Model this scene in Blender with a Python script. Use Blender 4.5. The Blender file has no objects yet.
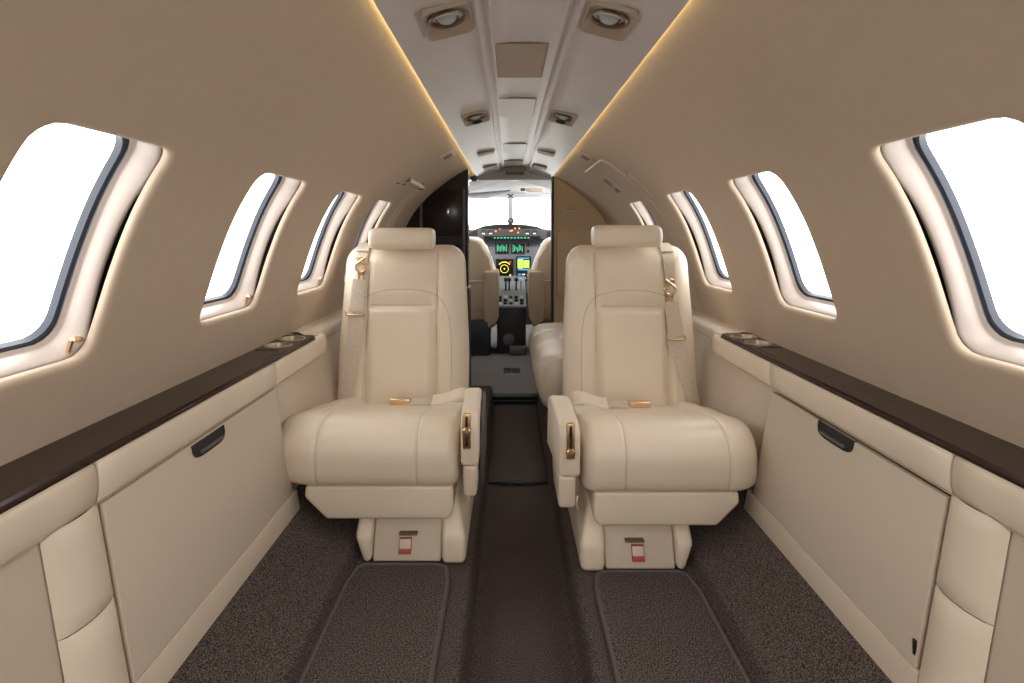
import bpy, bmesh, math, random
from mathutils import Vector
random.seed(4)
SC = bpy.context.scene
COL = SC.collection
H = 0.90            # eye height above the aisle floor; z in this file is measured from the eye

# ------------------------------------------------------------ camera
cd = bpy.data.cameras.new('camera'); cam = bpy.data.objects.new('camera', cd); COL.objects.link(cam)
cam.location = (-0.032, 0, H); cam.rotation_euler = (math.radians(90), 0, 0)
cd.sensor_width = 36; cd.lens = 36 * 540 / 1024
cd.shift_x = 3 / 1024; cd.shift_y = -109.5 / 1024
cd.clip_start = 0.02; cd.clip_end = 100
SC.camera = cam
# ------------------------------------------------------------ world (overcast white daylight)
w = bpy.data.worlds.new('world'); SC.world = w; w.use_nodes = True
wn = w.node_tree; bg = wn.nodes['Background']
bg.inputs[0].default_value = (1.0, 0.985, 0.96, 1); bg.inputs[1].default_value = 3.7
SC.view_settings.view_transform = 'Standard'; SC.view_settings.look = 'None'
SC.view_settings.gamma = 1; SC.view_settings.use_curve_mapping = False
SC.view_settings.exposure = 0.57
SC.cycles.use_denoising = True
SC.cycles.max_bounces = 14; SC.cycles.diffuse_bounces = 10; SC.cycles.transparent_max_bounces = 12
SC.cycles.sample_clamp_indirect = 6

def area(name, loc, rot, sx, sy, power, color=(1, 1, 1), portal=False):
    l = bpy.data.lights.new(name, 'AREA'); l.shape = 'RECTANGLE'; l.size = sx; l.size_y = sy
    l.energy = power; l.color = color
    if portal: l.cycles.is_portal = True
    o = bpy.data.objects.new(name, l); COL.objects.link(o); o.location = (loc[0], loc[1], loc[2] + H); o.rotation_euler = rot
    return o

# ------------------------------------------------------------ materials
def mat(name, col, rough=0.5, metal=0.0, var=0.0, vscale=8, bump=0.0, bscale=300, coat=0.0, emit=0.0, spec=0.5, sheen=0.0, det=2):
    m = bpy.data.materials.new(name); m.use_nodes = True
    nt = m.node_tree; b = nt.nodes['Principled BSDF']
    b.inputs['Base Color'].default_value = (*col, 1); b.inputs['Roughness'].default_value = rough
    b.inputs['Metallic'].default_value = metal; b.inputs['Specular IOR Level'].default_value = spec
    b.inputs['Coat Weight'].default_value = coat; b.inputs['Coat Roughness'].default_value = 0.32 if 'ceiling' in name else 0.12
    b.inputs['Sheen Weight'].default_value = sheen
    if emit: b.inputs['Emission Color'].default_value = (*col, 1); b.inputs['Emission Strength'].default_value = emit
    tc = nt.nodes.new('ShaderNodeTexCoord')
    if var:
        n = nt.nodes.new('ShaderNodeTexNoise'); n.inputs['Scale'].default_value = vscale; n.inputs['Detail'].default_value = det
        r = nt.nodes.new('ShaderNodeValToRGB')
        r.color_ramp.elements[0].position = 0.3; r.color_ramp.elements[1].position = 0.7
        r.color_ramp.elements[0].color = (*[c * (1 - var) for c in col], 1); r.color_ramp.elements[1].color = (*[min(1, c * (1 + var)) for c in col], 1)
        nt.links.new(tc.outputs['Object'], n.inputs['Vector']); nt.links.new(n.outputs['Fac'], r.inputs[0]); nt.links.new(r.outputs[0], b.inputs['Base Color'])
    if bump:
        n = nt.nodes.new('ShaderNodeTexNoise'); n.inputs['Scale'].default_value = bscale; n.inputs['Detail'].default_value = 3
        bp = nt.nodes.new('ShaderNodeBump'); bp.inputs['Strength'].default_value = bump; bp.inputs['Distance'].default_value = 0.002
        nt.links.new(tc.outputs['Object'], n.inputs['Vector']); nt.links.new(n.outputs['Fac'], bp.inputs['Height']); nt.links.new(bp.outputs[0], b.inputs['Normal'])
    return m
M = {}
M['liner'] = mat('fabric_liner', (0.535, 0.435, 0.335), 0.75, var=0.02, vscale=30, bump=0.08, bscale=500, spec=0.3)
M['ceil'] = mat('ceiling_leather', (0.60, 0.555, 0.545), 0.36, var=0.03, vscale=14, bump=0.12, bscale=120, coat=.7)
M['tan'] = mat('tan_plastic', (0.36, 0.28, 0.21), 0.5)
M['leather'] = mat('cream_leather', (0.745, 0.65, 0.53), 0.36, var=0.025, vscale=6, bump=0.10, bscale=420, spec=0.45)
M['panel'] = mat('cream_panel', (0.60, 0.518, 0.425), 0.5, bump=0.05, bscale=600, spec=0.4)
M['rim'] = mat('window_reveal', (0.47, 0.405, 0.365), 0.40)
M['seal'] = mat('blue_grey_seal', (0.045, 0.055, 0.08), 0.45)
M['black'] = mat('black_void', (0.008, 0.008, 0.009), 0.6)
M['stitch'] = mat('stitching', (0.42, 0.34, 0.25), 0.7)
M['tanleather'] = mat('tan_leather', (0.44, 0.345, 0.24), 0.5)
M['gold'] = mat('brushed_gold', (0.80, 0.58, 0.36), 0.28, metal=1.0)
M['bronze'] = mat('bronze_plastic', (0.17, 0.12, 0.08), 0.3, metal=0.4)
M['chrome'] = mat('chrome', (0.75, 0.76, 0.78), 0.15, metal=1.0)
M['strap'] = mat('belt_webbing', (0.60, 0.52, 0.43), 0.6, var=0.06, vscale=90, bump=0.3, bscale=900)
M['grey'] = mat('dark_grey_shield', (0.10, 0.095, 0.10), 0.5)
M['signred'] = mat('dull_sign_red', (0.30, 0.10, 0.09), 0.5)
M['signgrey'] = mat('pale_sign_housing', (0.50, 0.46, 0.45), 0.4)
M['label'] = mat('pale_label', (0.62, 0.55, 0.48), 0.5)
M['cup'] = mat('tan_metal_cup', (0.46, 0.37, 0.29), 0.35, metal=0.35)
M['ebony'] = mat('black_lacquered_wood', (0.012, 0.008, 0.008), 0.22, var=0.3, vscale=5, spec=0.3)
M['white'] = mat('white_plastic', (0.82, 0.82, 0.82), 0.4)
M['red'] = mat('red_label', (0.42, 0.06, 0.05), 0.5)
M['lens'] = mat('lamp_lens', (0.42, 0.47, 0.50), 0.1, coat=1.0)
M['gpanel'] = mat('grey_instrument_panel', (0.25, 0.26, 0.30), 0.5, var=0.1, vscale=60)
M['dash'] = mat('black_glareshield', (0.018, 0.02, 0.025), 0.5)
M['head'] = mat('cockpit_headliner', (0.72, 0.73, 0.75), 0.5)
M['bulk'] = mat('beige_bulkhead', (0.64, 0.50, 0.33), 0.5, bump=0.05)
M['fleece'] = mat('sheepskin', (0.92, 0.90, 0.86), 0.9, bump=1.0, bscale=200)
M['vinyl'] = mat('grey_floor_vinyl', (0.20, 0.185, 0.18), 0.7, var=0.15, vscale=200, bump=0.3)
def led(name, col, s): return mat(name, col, 0.5, emit=s)
M['led'] = led('warm_led', (1.0, 0.80, 0.40), 5.0)
M['s_green'] = led('screen_green', (0.08, 0.48, 0.28), 0.4)
M['s_lime'] = led('screen_lime', (0.40, 0.95, 0.10), 0.9)
M['s_blue'] = led('screen_blue', (0.10, 0.35, 0.75), 0.5)
M['s_yel'] = led('screen_yellow', (0.85, 0.72, 0.08), 0.8)
M['s_or'] = led('lamp_orange', (1.0, 0.35, 0.08), 0.9)
M['s_red'] = led('lamp_red', (0.9, 0.06, 0.04), 0.8)
M['s_wh'] = led('screen_white', (0.8, 0.85, 0.85), 0.5)
M['screen'] = mat('screen_black', (0.006, 0.007, 0.009), 0.15)

def wood():
    m = mat('dark_wood_veneer', (0.035, 0.018, 0.013), 0.16, coat=0.08, spec=0.22)
    nt = m.node_tree; b = nt.nodes['Principled BSDF']
    tc = nt.nodes.new('ShaderNodeTexCoord'); mp = nt.nodes.new('ShaderNodeMapping'); mp.inputs['Scale'].default_value = (60, 3, 60)
    n = nt.nodes.new('ShaderNodeTexNoise'); n.inputs['Scale'].default_value = 3; n.inputs['Detail'].default_value = 6
    r = nt.nodes.new('ShaderNodeValToRGB')
    r.color_ramp.elements[0].color = (0.018, 0.009, 0.007, 1); r.color_ramp.elements[1].color = (0.040, 0.020, 0.014, 1)
    nt.links.new(tc.outputs['Object'], mp.inputs[0]); nt.links.new(mp.outputs[0], n.inputs['Vector']); nt.links.new(n.outputs['Fac'], r.inputs[0]); nt.links.new(r.outputs[0], b.inputs['Base Color'])
    return m
M['wood'] = wood()
def carpet(name, c0, c1, sc):
    m = mat(name, c0, 0.95, spec=0.15, sheen=0.0)
    nt = m.node_tree; b = nt.nodes['Principled BSDF']
    tc = nt.nodes.new('ShaderNodeTexCoord')
    n = nt.nodes.new('ShaderNodeTexNoise'); n.inputs['Scale'].default_value = sc; n.inputs['Detail'].default_value = 2; n.inputs['Roughness'].default_value = 0.7
    r = nt.nodes.new('ShaderNodeValToRGB'); r.color_ramp.elements[0].position = 0.42; r.color_ramp.elements[1].position = 0.60
    r.color_ramp.elements[0].color = (*c0, 1); r.color_ramp.elements[1].color = (*c1, 1)
    bp = nt.nodes.new('ShaderNodeBump'); bp.inputs['Strength'].default_value = 0.9; bp.inputs['Distance'].default_value = 0.004
    nt.links.new(tc.outputs['Object'], n.inputs['Vector']); nt.links.new(n.outputs['Fac'], r.inputs[0]); nt.links.new(r.outputs[0], b.inputs['Base Color'])
    nt.links.new(n.outputs['Fac'], bp.inputs['Height']); nt.links.new(bp.outputs[0], b.inputs['Normal'])
    return m
M['carpet'] = carpet('brown_cut_pile_carpet', (0.030, 0.022, 0.020), (0.185, 0.150, 0.139), 400)
M['mat'] = carpet('brown_mat_carpet', (0.026, 0.019, 0.018), (0.20, 0.165, 0.153), 360)
M['bind'] = mat('grey_mat_binding', (0.10, 0.088, 0.085), 0.8, bump=0.4, bscale=700)
def glass():
    m = bpy.data.materials.new('thin_window_glass'); m.use_nodes = True; nt = m.node_tree; nt.nodes.clear()
    o = nt.nodes.new('ShaderNodeOutputMaterial'); t = nt.nodes.new('ShaderNodeBsdfTransparent'); g = nt.nodes.new('ShaderNodeBsdfGlossy')
    g.inputs['Roughness'].default_value = 0.02; mx = nt.nodes.new('ShaderNodeMixShader'); mx.inputs[0].default_value = 0.05
    nt.links.new(t.outputs[0], mx.inputs[1]); nt.links.new(g.outputs[0], mx.inputs[2]); nt.links.new(mx.outputs[0], o.inputs[0])
    return m
M['glass'] = glass()

# ------------------------------------------------------------ builders
def wl(o):
    v = Vector(o.location)
    while o.parent: o = o.parent; v += Vector(o.location)
    return v
class MB:
    def __init__(s): s.v = []; s.f = []
    def add(s, vs, fs):
        b = len(s.v); s.v += [tuple(p) for p in vs]; s.f += [tuple(b + i for i in f) for f in fs]; return s
    def grid(s, P, cu=False, cv=False):       # P[i][j]
        nu, nv = len(P), len(P[0]); vs = [p for r in P for p in r]; fs = []
        for i in range(nu if cu else nu - 1):
            for j in range(nv if cv else nv - 1):
                a, b = i, (i + 1) % nu; c, d = j, (j + 1) % nv
                fs.append((a * nv + c, b * nv + c, b * nv + d, a * nv + d))
        return s.add(vs, fs)
    def box(s, x0, x1, y0, y1, z0, z1, bev=0.0, seg=2, fn=None):
        bm = bmesh.new(); bmesh.ops.create_cube(bm, size=1)
        for v in bm.verts: v.co = Vector(((x0 + x1) / 2 + v.co.x * (x1 - x0), (y0 + y1) / 2 + v.co.y * (y1 - y0), (z0 + z1) / 2 + v.co.z * (z1 - z0)))
        if fn:
            for v in bm.verts: v.co = Vector(fn(*v.co))
        if bev: bmesh.ops.bevel(bm, geom=bm.edges[:], offset=bev, segments=seg, profile=0.5, affect='EDGES')
        bm.verts.index_update(); s.add([v.co[:] for v in bm.verts], [[v.index for v in f.verts] for f in bm.faces]); bm.free(); return s
    def tube(s, pts, r, n=8, caps=True, closed=False, flat=1.0):
        pts = [Vector(p) for p in pts]; rings = []; up = Vector((0.13, 0.21, 0.97)).normalized()
        for i, p in enumerate(pts):
            if closed: t = pts[(i + 1) % len(pts)] - pts[i - 1]
            else: t = pts[min(i + 1, len(pts) - 1)] - pts[max(i - 1, 0)]
            t.normalize(); a = t.cross(up)
            if a.length < 1e-3: a = t.cross(Vector((1, 0, 0)))
            a.normalize(); b = t.cross(a); rr = r[i] if isinstance(r, (list, tuple)) else r
            rings.append([p + (a * math.cos(q) + b * math.sin(q) * flat) * rr for q in [2 * math.pi * k / n for k in range(n)]])
        s.grid(rings, cu=closed, cv=True)
        if caps and not closed:
            for rg in (rings[0], rings[-1]): s.add(rg, [tuple(range(n))])
        return s
    def lathe(s, c, ax, prof, n=24):          # prof list of (r, h) along ax from c
        ax = Vector(ax).normalized(); a = ax.cross(Vector((0, 1, 0.01))).normalized(); b = ax.cross(a); c = Vector(c)
        s.grid([[c + ax * h + (a * math.cos(2 * math.pi * k / n) + b * math.sin(2 * math.pi * k / n)) * max(r, 1e-5) for k in range(n)] for r, h in prof], cv=True); return s
    def prism(s, poly, axis, lo, hi, bev=0.0, seg=2):
        bm = bmesh.new()
        def P(a, b, t): return {'x': (t, a, b), 'y': (a, t, b), 'z': (a, b, t)}[axis]
        l = [bm.verts.new(P(a, b, lo)) for a, b in poly]; h = [bm.verts.new(P(a, b, hi)) for a, b in poly]; n = len(poly)
        bm.faces.new(l); bm.faces.new(h[::-1])
        for i in range(n): bm.faces.new((l[i], l[(i + 1) % n], h[(i + 1) % n], h[i]))
        if bev: bmesh.ops.bevel(bm, geom=bm.edges[:], offset=bev, segments=seg, profile=0.5, affect='EDGES')
        bm.verts.index_update(); s.add([v.co[:] for v in bm.verts], [[v.index for v in f.verts] for f in bm.faces]); bm.free(); return s
    def mirror(s, side):
        if side < 0: s.v = [(-x, y, z) for x, y, z in s.v]
        return s
    def build(s, name, m, parent=None, ang=38, label=None):
        off = Vector((0, 0, 0)) if parent is None else wl(parent)
        me = bpy.data.meshes.new(name); me.from_pydata([(x - off.x, y - off.y, z + H - off.z) for x, y, z in s.v], [], s.f)
        bm = bmesh.new(); bm.from_mesh(me); bmesh.ops.remove_doubles(bm, verts=bm.verts, dist=1e-6); bmesh.ops.recalc_face_normals(bm, faces=bm.faces); bm.to_mesh(me); bm.free()
        me.polygons.foreach_set('use_smooth', [True] * len(me.polygons)); me.set_sharp_from_angle(angle=math.radians(ang))
        me.materials.append(M[m]); o = bpy.data.objects.new(name, me); COL.objects.link(o)
        if parent: o.parent = parent
        if label: o['label'] = label
        return o
def tag(o, label, cat, group=None):
    o['label'] = label; o['category'] = cat
    if group: o['group'] = group
    return o
def thing(name, loc, label, cat, group=None):
    o = bpy.data.objects.new(name, None); COL.objects.link(o); o.location = (loc[0], loc[1], loc[2] + H); o.empty_display_size = 0.1
    return tag(o, label, cat, group)
def struct(o): o['kind'] = 'structure'; return o
def lerp(a, b, t): return a + (b - a) * t
def smooth(pts, n):                           # Catmull-Rom through points
    out = []; P = [Vector(p) for p in pts]
    for i in range(len(P) - 1):
        p0, p1, p2, p3 = P[max(i - 1, 0)], P[i], P[i + 1], P[min(i + 2, len(P) - 1)]
        for k in range(n):
            t = k / n; out.append(0.5 * ((2 * p1) + (p2 - p0) * t + (2 * p0 - 5 * p1 + 4 * p2 - p3) * t * t + (3 * p1 - p0 - 3 * p2 + p3) * t ** 3))
    out.append(P[-1]); return out
def sstep(a, b, x):
    t = min(1, max(0, (x - a) / (b - a))); return t * t * (3 - 2 * t)

# cabin cross-section (x, z) as a function of arc length
PROF = smooth([(.222, .352), (.30, .312), (.37, .264), (.43, .216), (.49, .160), (.540, .100), (.580, .030), (.612, -.050), (.641, -.140), (.664, -.210), (.683, -.270), (.694, -.31), (.70, -.37)], 12)
ARC = [0]
for i in range(1, len(PROF)): ARC.append(ARC[-1] + (PROF[i] - PROF[i - 1]).length)
VL = ARC[-1]
def pv(v):
    if v <= 0: i = 0
    elif v >= VL: i = len(ARC) - 2
    else:
        i = 0
        while ARC[i + 1] < v: i += 1
    t = (v - ARC[i]) / (ARC[i + 1] - ARC[i]); p = PROF[i] + (PROF[i + 1] - PROF[i]) * t
    a = PROF[max(i - 2, 0)]; b = PROF[min(i + 3, len(PROF) - 1)]; d = (b - a).normalized()
    return p, Vector((-d.y, d.x)) * -1 if False else Vector((-d.y, d.x))
def vz(z):
    for i in range(len(PROF) - 1):
        if PROF[i].y >= z >= PROF[i + 1].y: return lerp(ARC[i], ARC[i + 1], (PROF[i].y - z) / (PROF[i].y - PROF[i + 1].y))
    return VL
def vx(x):
    for i in range(len(PROF) - 1):
        if PROF[i].x <= x <= PROF[i + 1].x: return lerp(ARC[i], ARC[i + 1], (x - PROF[i].x) / (PROF[i + 1].x - PROF[i].x))
def W(side, u, v, off):
    p, n = pv(v)
    if n.x < 0: n = -n
    return (side * (p.x + n.x * off), u, p.y + n.y * off)

def rect_loop(u0, u1, v0, v1, nu, nv):
    L = []
    for k in range(nu): L.append((lerp(u0, u1, k / nu), v0))
    for k in range(nv): L.append((u1, lerp(v0, v1, k / nv)))
    for k in range(nu): L.append((lerp(u1, u0, k / nu), v1))
    for k in range(nv): L.append((u0, lerp(v1, v0, k / nv)))
    return L
def rr_loop(uc, vc, a, b, r, nu, nv):
    L = []; r = min(r, a, b)
    def dist(k, n): t = k / n; return 0.5 - 0.5 * math.cos(math.pi * t) if False else t
    for (u, v) in rect_loop(uc - a, uc + a, vc - b, vc + b, nu, nv):
        cu = min(max(u, uc - a + r), uc + a - r); cv = min(max(v, vc - b + r), vc + b - r)
        d = Vector((u - cu, v - cv)); d.normalize(); L.append((cu + d.x * r, cv + d.y * r))
    return L

# ------------------------------------------------------------ side walls with windows
YA, YF = -1.3, 3.35
WIN = {1: [(-.26, .28 - .23), (.05, .28), (.60, .83), (1.144, 1.374), (1.675, 1.905), (2.26, 2.49)],
       -1: [(-.26, .28 - .23), (.05, .27), (.58, .80), (1.10, 1.33), (1.60, 1.83), (2.05, 2.28)]}
for s in (1, -1): WIN[s] = [(a - (.013 if a != .58 else .004), b + .006) for a, b in [(-.49, -.26)] + WIN[s][1:]]

wcount = 0
def build_wall(side):
    global wcount
    sn = 'right' if side > 0 else 'left'
    wins = WIN[side]; nu, nv = 14, 26
    VT, VB = vz(.126 if side > 0 else .118), vz(-.188)
    wall = MB(); shell = MB()
    edges = [YA] + [(wins[i][1] + wins[i + 1][0]) / 2 for i in range(len(wins) - 1)] + [YF]
    for i, (a0, a1) in enumerate(wins):
        c0 = edges[i] if i else wins[0][0] - .15; c1 = edges[i + 1] if i < len(wins) - 1 else wins[-1][1] + .12
        if i == 0:
            wall.grid([[W(side, lerp(YA, c0, p / 6), VL * q / nv, 0) for q in range(nv + 1)] for p in range(7)])
            shell.grid([[W(side, lerp(YA, c0, p / 2), VL * q / nv, .075) for q in range(nv + 1)] for p in range(3)])
        if i == len(wins) - 1:
            wall.grid([[W(side, lerp(c1, YF, p / 12), VL * q / nv, 0) for q in range(nv + 1)] for p in range(13)])
            shell.grid([[W(side, lerp(c1, YF, p / 2), VL * q / nv, .075) for q in range(nv + 1)] for p in range(3)])
        uc, ua = (a0 + a1) / 2, (a1 - a0) / 2; vc, va = (VT + VB) / 2, (VB - VT) / 2
        out = rect_loop(c0, c1, 0, VL, nu, nv)
        rings = []
        e = 0.011
        big = rr_loop(uc, vc, ua + e, va + e, .030 + e, nu, nv)
        NR = 12
        for k in range(NR + 1):
            t = (k / NR) ** 0.8
            rings.append([W(side, lerp(o[0], b[0], t), lerp(o[1], b[1], t), 0) for o, b in zip(out, big)])
        for k in range(1, 7):                    # rounded lip
            q = k / 6 * math.pi / 2; ee = e * (1 - math.sin(q)); of = e * .8 * (1 - math.cos(q))
            rings.append([W(side, u, v, of) for u, v in rr_loop(uc, vc, ua + ee, va + ee, .030 + ee, nu, nv)])
        rings.append([W(side, u, v, .0150) for u, v in rr_loop(uc, vc, ua + .001, va + .001, .030, nu, nv)])
        wall.grid(rings, cv=True)
        # outer skin
        g = rr_loop(uc, vc, ua - .010, va - .010, .03, nu, nv)
        shell.grid([[W(side, lerp(o[0], b[0], t), lerp(o[1], b[1], t), .075 if t < 1 else .068) for o, b in zip(out, g)] for t in (0, .3, .6, 1)], cv=True)
        wcount += 1
        win = struct(thing('window_%d' % wcount, W(side, uc, vc, .06), 'x', 'x')); del win['label']; del win['category']
        # reveal, set back so that a dark slot for the shade stays open round it
        rv = MB(); R = []
        for ex, of in ((.004, .019), (.001, .0165), (-.002, .0175), (-.004, .021), (-.006, .028), (-.0072, .035), (-.008, .042), (-.008, .049), (-.009, .0515), (-.012, .053), (-.014, .055)):
            sh = .007
            wt = max(0, 1 - (of - .016) / .02)
            R.append([W(side, u, v, of + .009 * wt * max(0, 1 - ((v - vc - .02) / (va * .72)) ** 2) ** .8) for u, v in rr_loop(uc, vc, ua + ex + .004, va + ex + .003, .034, nu, nv)])
        rv.grid(R, cv=True); rv.build('window_frame', 'rim', win, ang=50)
        sl = MB(); R = []
        for ex, of in ((-.010, .053), (-.012, .0545), (-.0130, .058), (-.019, .0600), (-.0205, .070)):
            R.append([W(side, u, v, of) for u, v in rr_loop(uc, vc, ua + ex + .004, va + ex + .004, .034, nu, nv)])
        sl.grid(R, cv=True); sl.build('window_seal', 'seal', win, ang=30)
        pn = MB(); R = [[W(side, lerp(uc, u, t), lerp(vc, v, t), .067) for u, v in rr_loop(uc, vc, ua - .0195, va - .0165, .034, nu, nv)] for t in (.01, .35, .7, 1)]
        pn.grid(R, cv=True); pn.build('pane', 'glass', win)
        # shade latch at the sill, forward corner
        lt = MB(); yl = (a1 - .018 if side < 0 else a0 + .016); vb = VB - .003; sy = 1 if side < 0 else -1
        lt.tube([W(side, yl, vb, .022), W(side, yl, vb - .022, .022)], .0035, 8)
        lt.tube([W(side, yl, vb - .022, .022), W(side, yl + sy * .020 - sy * .004, vb - .020, .022)], .0045, 8)
        lt.build('shade_latch', 'gold', win, label='small gold shade latch at the sill')
        # daylight portal
        c = W(side, uc, vc, .10); n = Vector(c) - Vector(W(side, uc, vc, 0)); q = n.to_track_quat('Z', 'Y')
        area('window_portal', c, q.to_euler(), .42, .30, 1, portal=True)
    struct(wall.build('wall_' + sn, 'liner', ang=60))
    struct(shell.build('trim_%d' % (1 if side > 0 else 2), 'black'))
build_wall(1); build_wall(-1)
lh = MB()
for s_ in (1, -1): lh.grid([[(s_ * x, y, z) for x, z in ((.695, -.36), (.775, -.36), (.775, -.50), (.70, -.75), (.62, -.97))] for y in (YA, YF)])
struct(lh.build('trim_12', 'black'))  # unseen lower hull, added to stop light leaking in below the liner

# ribs / frame seams over the sidewall liner
def rib(side, y, v0, v1, r, flat=1.0, wy=None):
    return [W(side, y, lerp(v0, v1, k / 24), -.001) for k in range(25)]
tb = MB(); wd = .012
Vh = vx(.337)
hatch = [W(1, 2.62 - k * .04, Vh, -.001) for k in range(11)] + [W(1, 2.165 - .05 * math.sin(q), Vh + .05 * (1 - math.cos(q)), -.001) for q in [math.pi / 2 * k / 8 for k in range(9)]]
hatch += [W(1, 2.115 - .09 * k / 26, lerp(Vh + .06, VL, k / 26), -.001) for k in range(27)]
tb.tube(hatch, .0065, 8); ht = tb.build('trim_3', 'panel'); struct(ht)
tb = MB()
for dy, r in ((0, .010), (.045, .006), (.10, .012)):
    P = []
    for k in range(31):
        v = lerp(vx(.36), VL, k / 30); P.append([W(-1, 2.42 + dy - r + 2 * r * j / 6, v, -.006 * math.sin(math.pi * j / 6) * (1 if k else 0)) for j in range(7)])
    tb.grid(P)
struct(tb.build('trim_4', 'liner'))
# leather rib bands beside the seats
tb = MB()
P = []
for k in range(31):
    v = lerp(vx(.42), VL, k / 30); P.append([W(1, 2.02 + .05 * j / 8, v, -.010 * math.sin(math.pi * j / 8)) for j in range(9)])
tb.grid(P); struct(tb.build('trim_5', 'liner'))

# ------------------------------------------------------------ ceiling
def both(half): return [(-x, z) for x, z in half[::-1]] + half[(1 if half[0][0] == 0 else 0):]
half = [(0, .378), (.030, .3775), (.058, .3745), (.0625, .3700), (.0650, .3700), (.0665, .3760), (.0700, .3775), (.0810, .3765), (.0840, .3745), (.0855, .3680), (.0880, .3675), (.0915, .3700), (.12, .3655), (.16, .357), (.20, .345), (.223, .3355), (.2275, .3330), (.2290, .3360), (.225, .346)]
cs = both(half)
cm = MB(); cm.grid([[(x, y, z) for x, z in cs] for y in [lerp(YA, YF, k / 20) for k in range(21)]])
struct(cm.build('ceiling', 'ceil', ang=50))
cr = MB(); cr.grid([[(x, y, z) for x, z in [(-.36, .40), (-.23, .425), (0, .45), (.23, .425), (.36, .40)]] for y in (YA, YF)]); struct(cr.build('trim_6', 'black'))
# cove shelf and LED tape each side
for side, nm in ((1, 'right'), (-1, 'left')):
    t = thing('cove_light', (side * .235, 1, .35), 'warm yellow light strip tucked along the %s edge of the ceiling panels' % nm, 'light', 'cove lights along the ceiling')
    b = MB(); b.grid([[(side * x, y, z) for x, z in [(.2245, .3465), (.2205, .3485), (.216, .356), (.222, .3535)]] for y in (YA, YF)]); b.build('cove_shelf', 'liner', t)
    b = MB(); b.grid([[(side * x, y, z) for x, z in [(.2296, .3390), (.2268, .3440)]] for y in [lerp(YA, YF, k / 10) for k in range(11)]]); b.build('light_strip', 'led', t)

def csurf(x):                                  # ceiling height and slope at |x|
    ax = abs(x)
    for i in range(len(half) - 1):
        if half[i][0] <= ax <= half[i + 1][0]:
            sl = (half[i + 1][1] - half[i][1]) / (half[i + 1][0] - half[i][0]); return half[i][1] + sl * (ax - half[i][0])
    return .34
def ceil_pt(side, x, y, off):                  # frame on the sloping ceiling panel, off below
    xs = .095 + 0; z0, z1 = csurf(.095), csurf(.215); sl = (z1 - z0) / .12; n = Vector((-sl, 1)).normalized()
    z = z0 + sl * (x - .095)
    return (side * (x - n.x * off), y, z - n.y * off)
def fixture(side, y, L, label, double=False):
    xc, a = .136, .041
    t = thing('reading_light', ceil_pt(side, xc, y, 0), label, 'light', 'recessed reading lights in the ceiling panels')
    nu = nv = 12
    b = MB(); cell = []
    outl = rr_loop(y, xc, L / 2, a, .014, nu, nv); hole = rr_loop(y - .012, xc, .031, .031, .031, nu, nv)
    F = lambda l, of: [ceil_pt(side, v, u, of) for u, v in l]
    sh = lambda l, k: [(y + (u - y) * k, xc + (v - xc) * k) for u, v in l]
    R = [F(outl, -.003), F(outl, .002), F(sh(outl, .975), .0045), F(sh(outl, .93), .004)]
    l0 = sh(outl, .93)
    for k in range(1, 5): R.append(F([(lerp(p[0], q[0], k / 4), lerp(p[1], q[1], k / 4)) for p, q in zip(l0, hole)], .004 - .007 * k / 4))
    b.grid(R, cv=True); b.build('bezel', 'tan', t)
    c = Vector(ceil_pt(side, xc, y - .012, 0)); n = (Vector(ceil_pt(side, xc, y, 0)) - Vector(ceil_pt(side, xc, y, .01))).normalized()
    b = MB(); b.lathe(c, n, [(.0335, -.002), (.0315, -.0045), (.0290, -.003), (.0265, .004), (.024, .014), (.010, .018), (.0, .018)]); b.build('lamp_cup', 'bronze', t)
    n2 = (n + Vector((0, .55, 0))).normalized()
    b = MB(); b.lathe(c + n * .010 + Vector((0, .004, 0)), -n2, [(.021, -.004), (.0215, .004), (.019, .0085), (.0185, .0070)]); b.build('lamp_ring', 'bronze', t)
    b = MB(); b.lathe(c + n * .010 + Vector((0, .004, 0)), -n2, [(.0188, .006), (.013, .0095), (.006, .0108), (0, .011)]); b.build('lens', 'lens', t)
    if double:
        b = MB(); c2 = Vector(ceil_pt(side, xc, y + .046, .003)); b.lathe(c2, -n, [(.016, -.001), (.016, .003), (.013, .004), (.010, .001), (.0, .0015)], 18); b.build('air_nozzle', 'black', t)
    return t
for s, nm in ((-1, 'left'), (1, 'right')):
    fixture(s, .92, .125, 'large tan reading light nearest the viewer in the %s ceiling panel' % nm)
    fixture(s, 1.70, .15, 'tan reading light with air nozzle over the %s seat, second from the viewer' % nm, True)
    for y, L, lb in ((2.45, .08, 'tan ceiling vent in the %s panel ahead of the reading lights'), (2.98, .12, 'small dark tan vent closest to the cockpit in the %s ceiling panel')):
        t = thing('ceiling_vent', ceil_pt(s, .136, y, 0), lb % nm, 'vent', 'vents in the ceiling panels')
        b = MB(); o = rr_loop(y, .136, L / 2, .038, .006, 6, 6)
        b.grid([[ceil_pt(s, lerp(.136, v, k), lerp(y, u, k), .004 if k < 1 else -.002) for u, v in o] for k in (.02, .85, .97, 1)], cv=True); b.build('cover', 'tan', t)
        b = MB()
        for j in (-1, 0, 1):
            yy = y + j * L * .24; b.add([ceil_pt(s, .108, yy - .004, .0048), ceil_pt(s, .164, yy - .004, .0048), ceil_pt(s, .164, yy + .004, .0048), ceil_pt(s, .108, yy + .004, .0048)], [(0, 1, 2, 3)])
        b.build('slot', 'bronze', t)
def cpan(name, y0, y1, hw, m, label, cat, thick=.003):
    t = thing(name, (0, (y0 + y1) / 2, .377), label, cat)
    b = MB(); ox = -.009; b.box(ox - hw, ox + hw, y0, y1, .3740 - thick * .5, .3790, .0008, 1); b.build('cover', m, t)
    b = MB(); b.box(ox - hw - .002, ox + hw + .002, y0 - .002, y1 + .002, .3745, .3795); b.build('gap_shadow_gasket', 'bronze', t)
    return t
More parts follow.
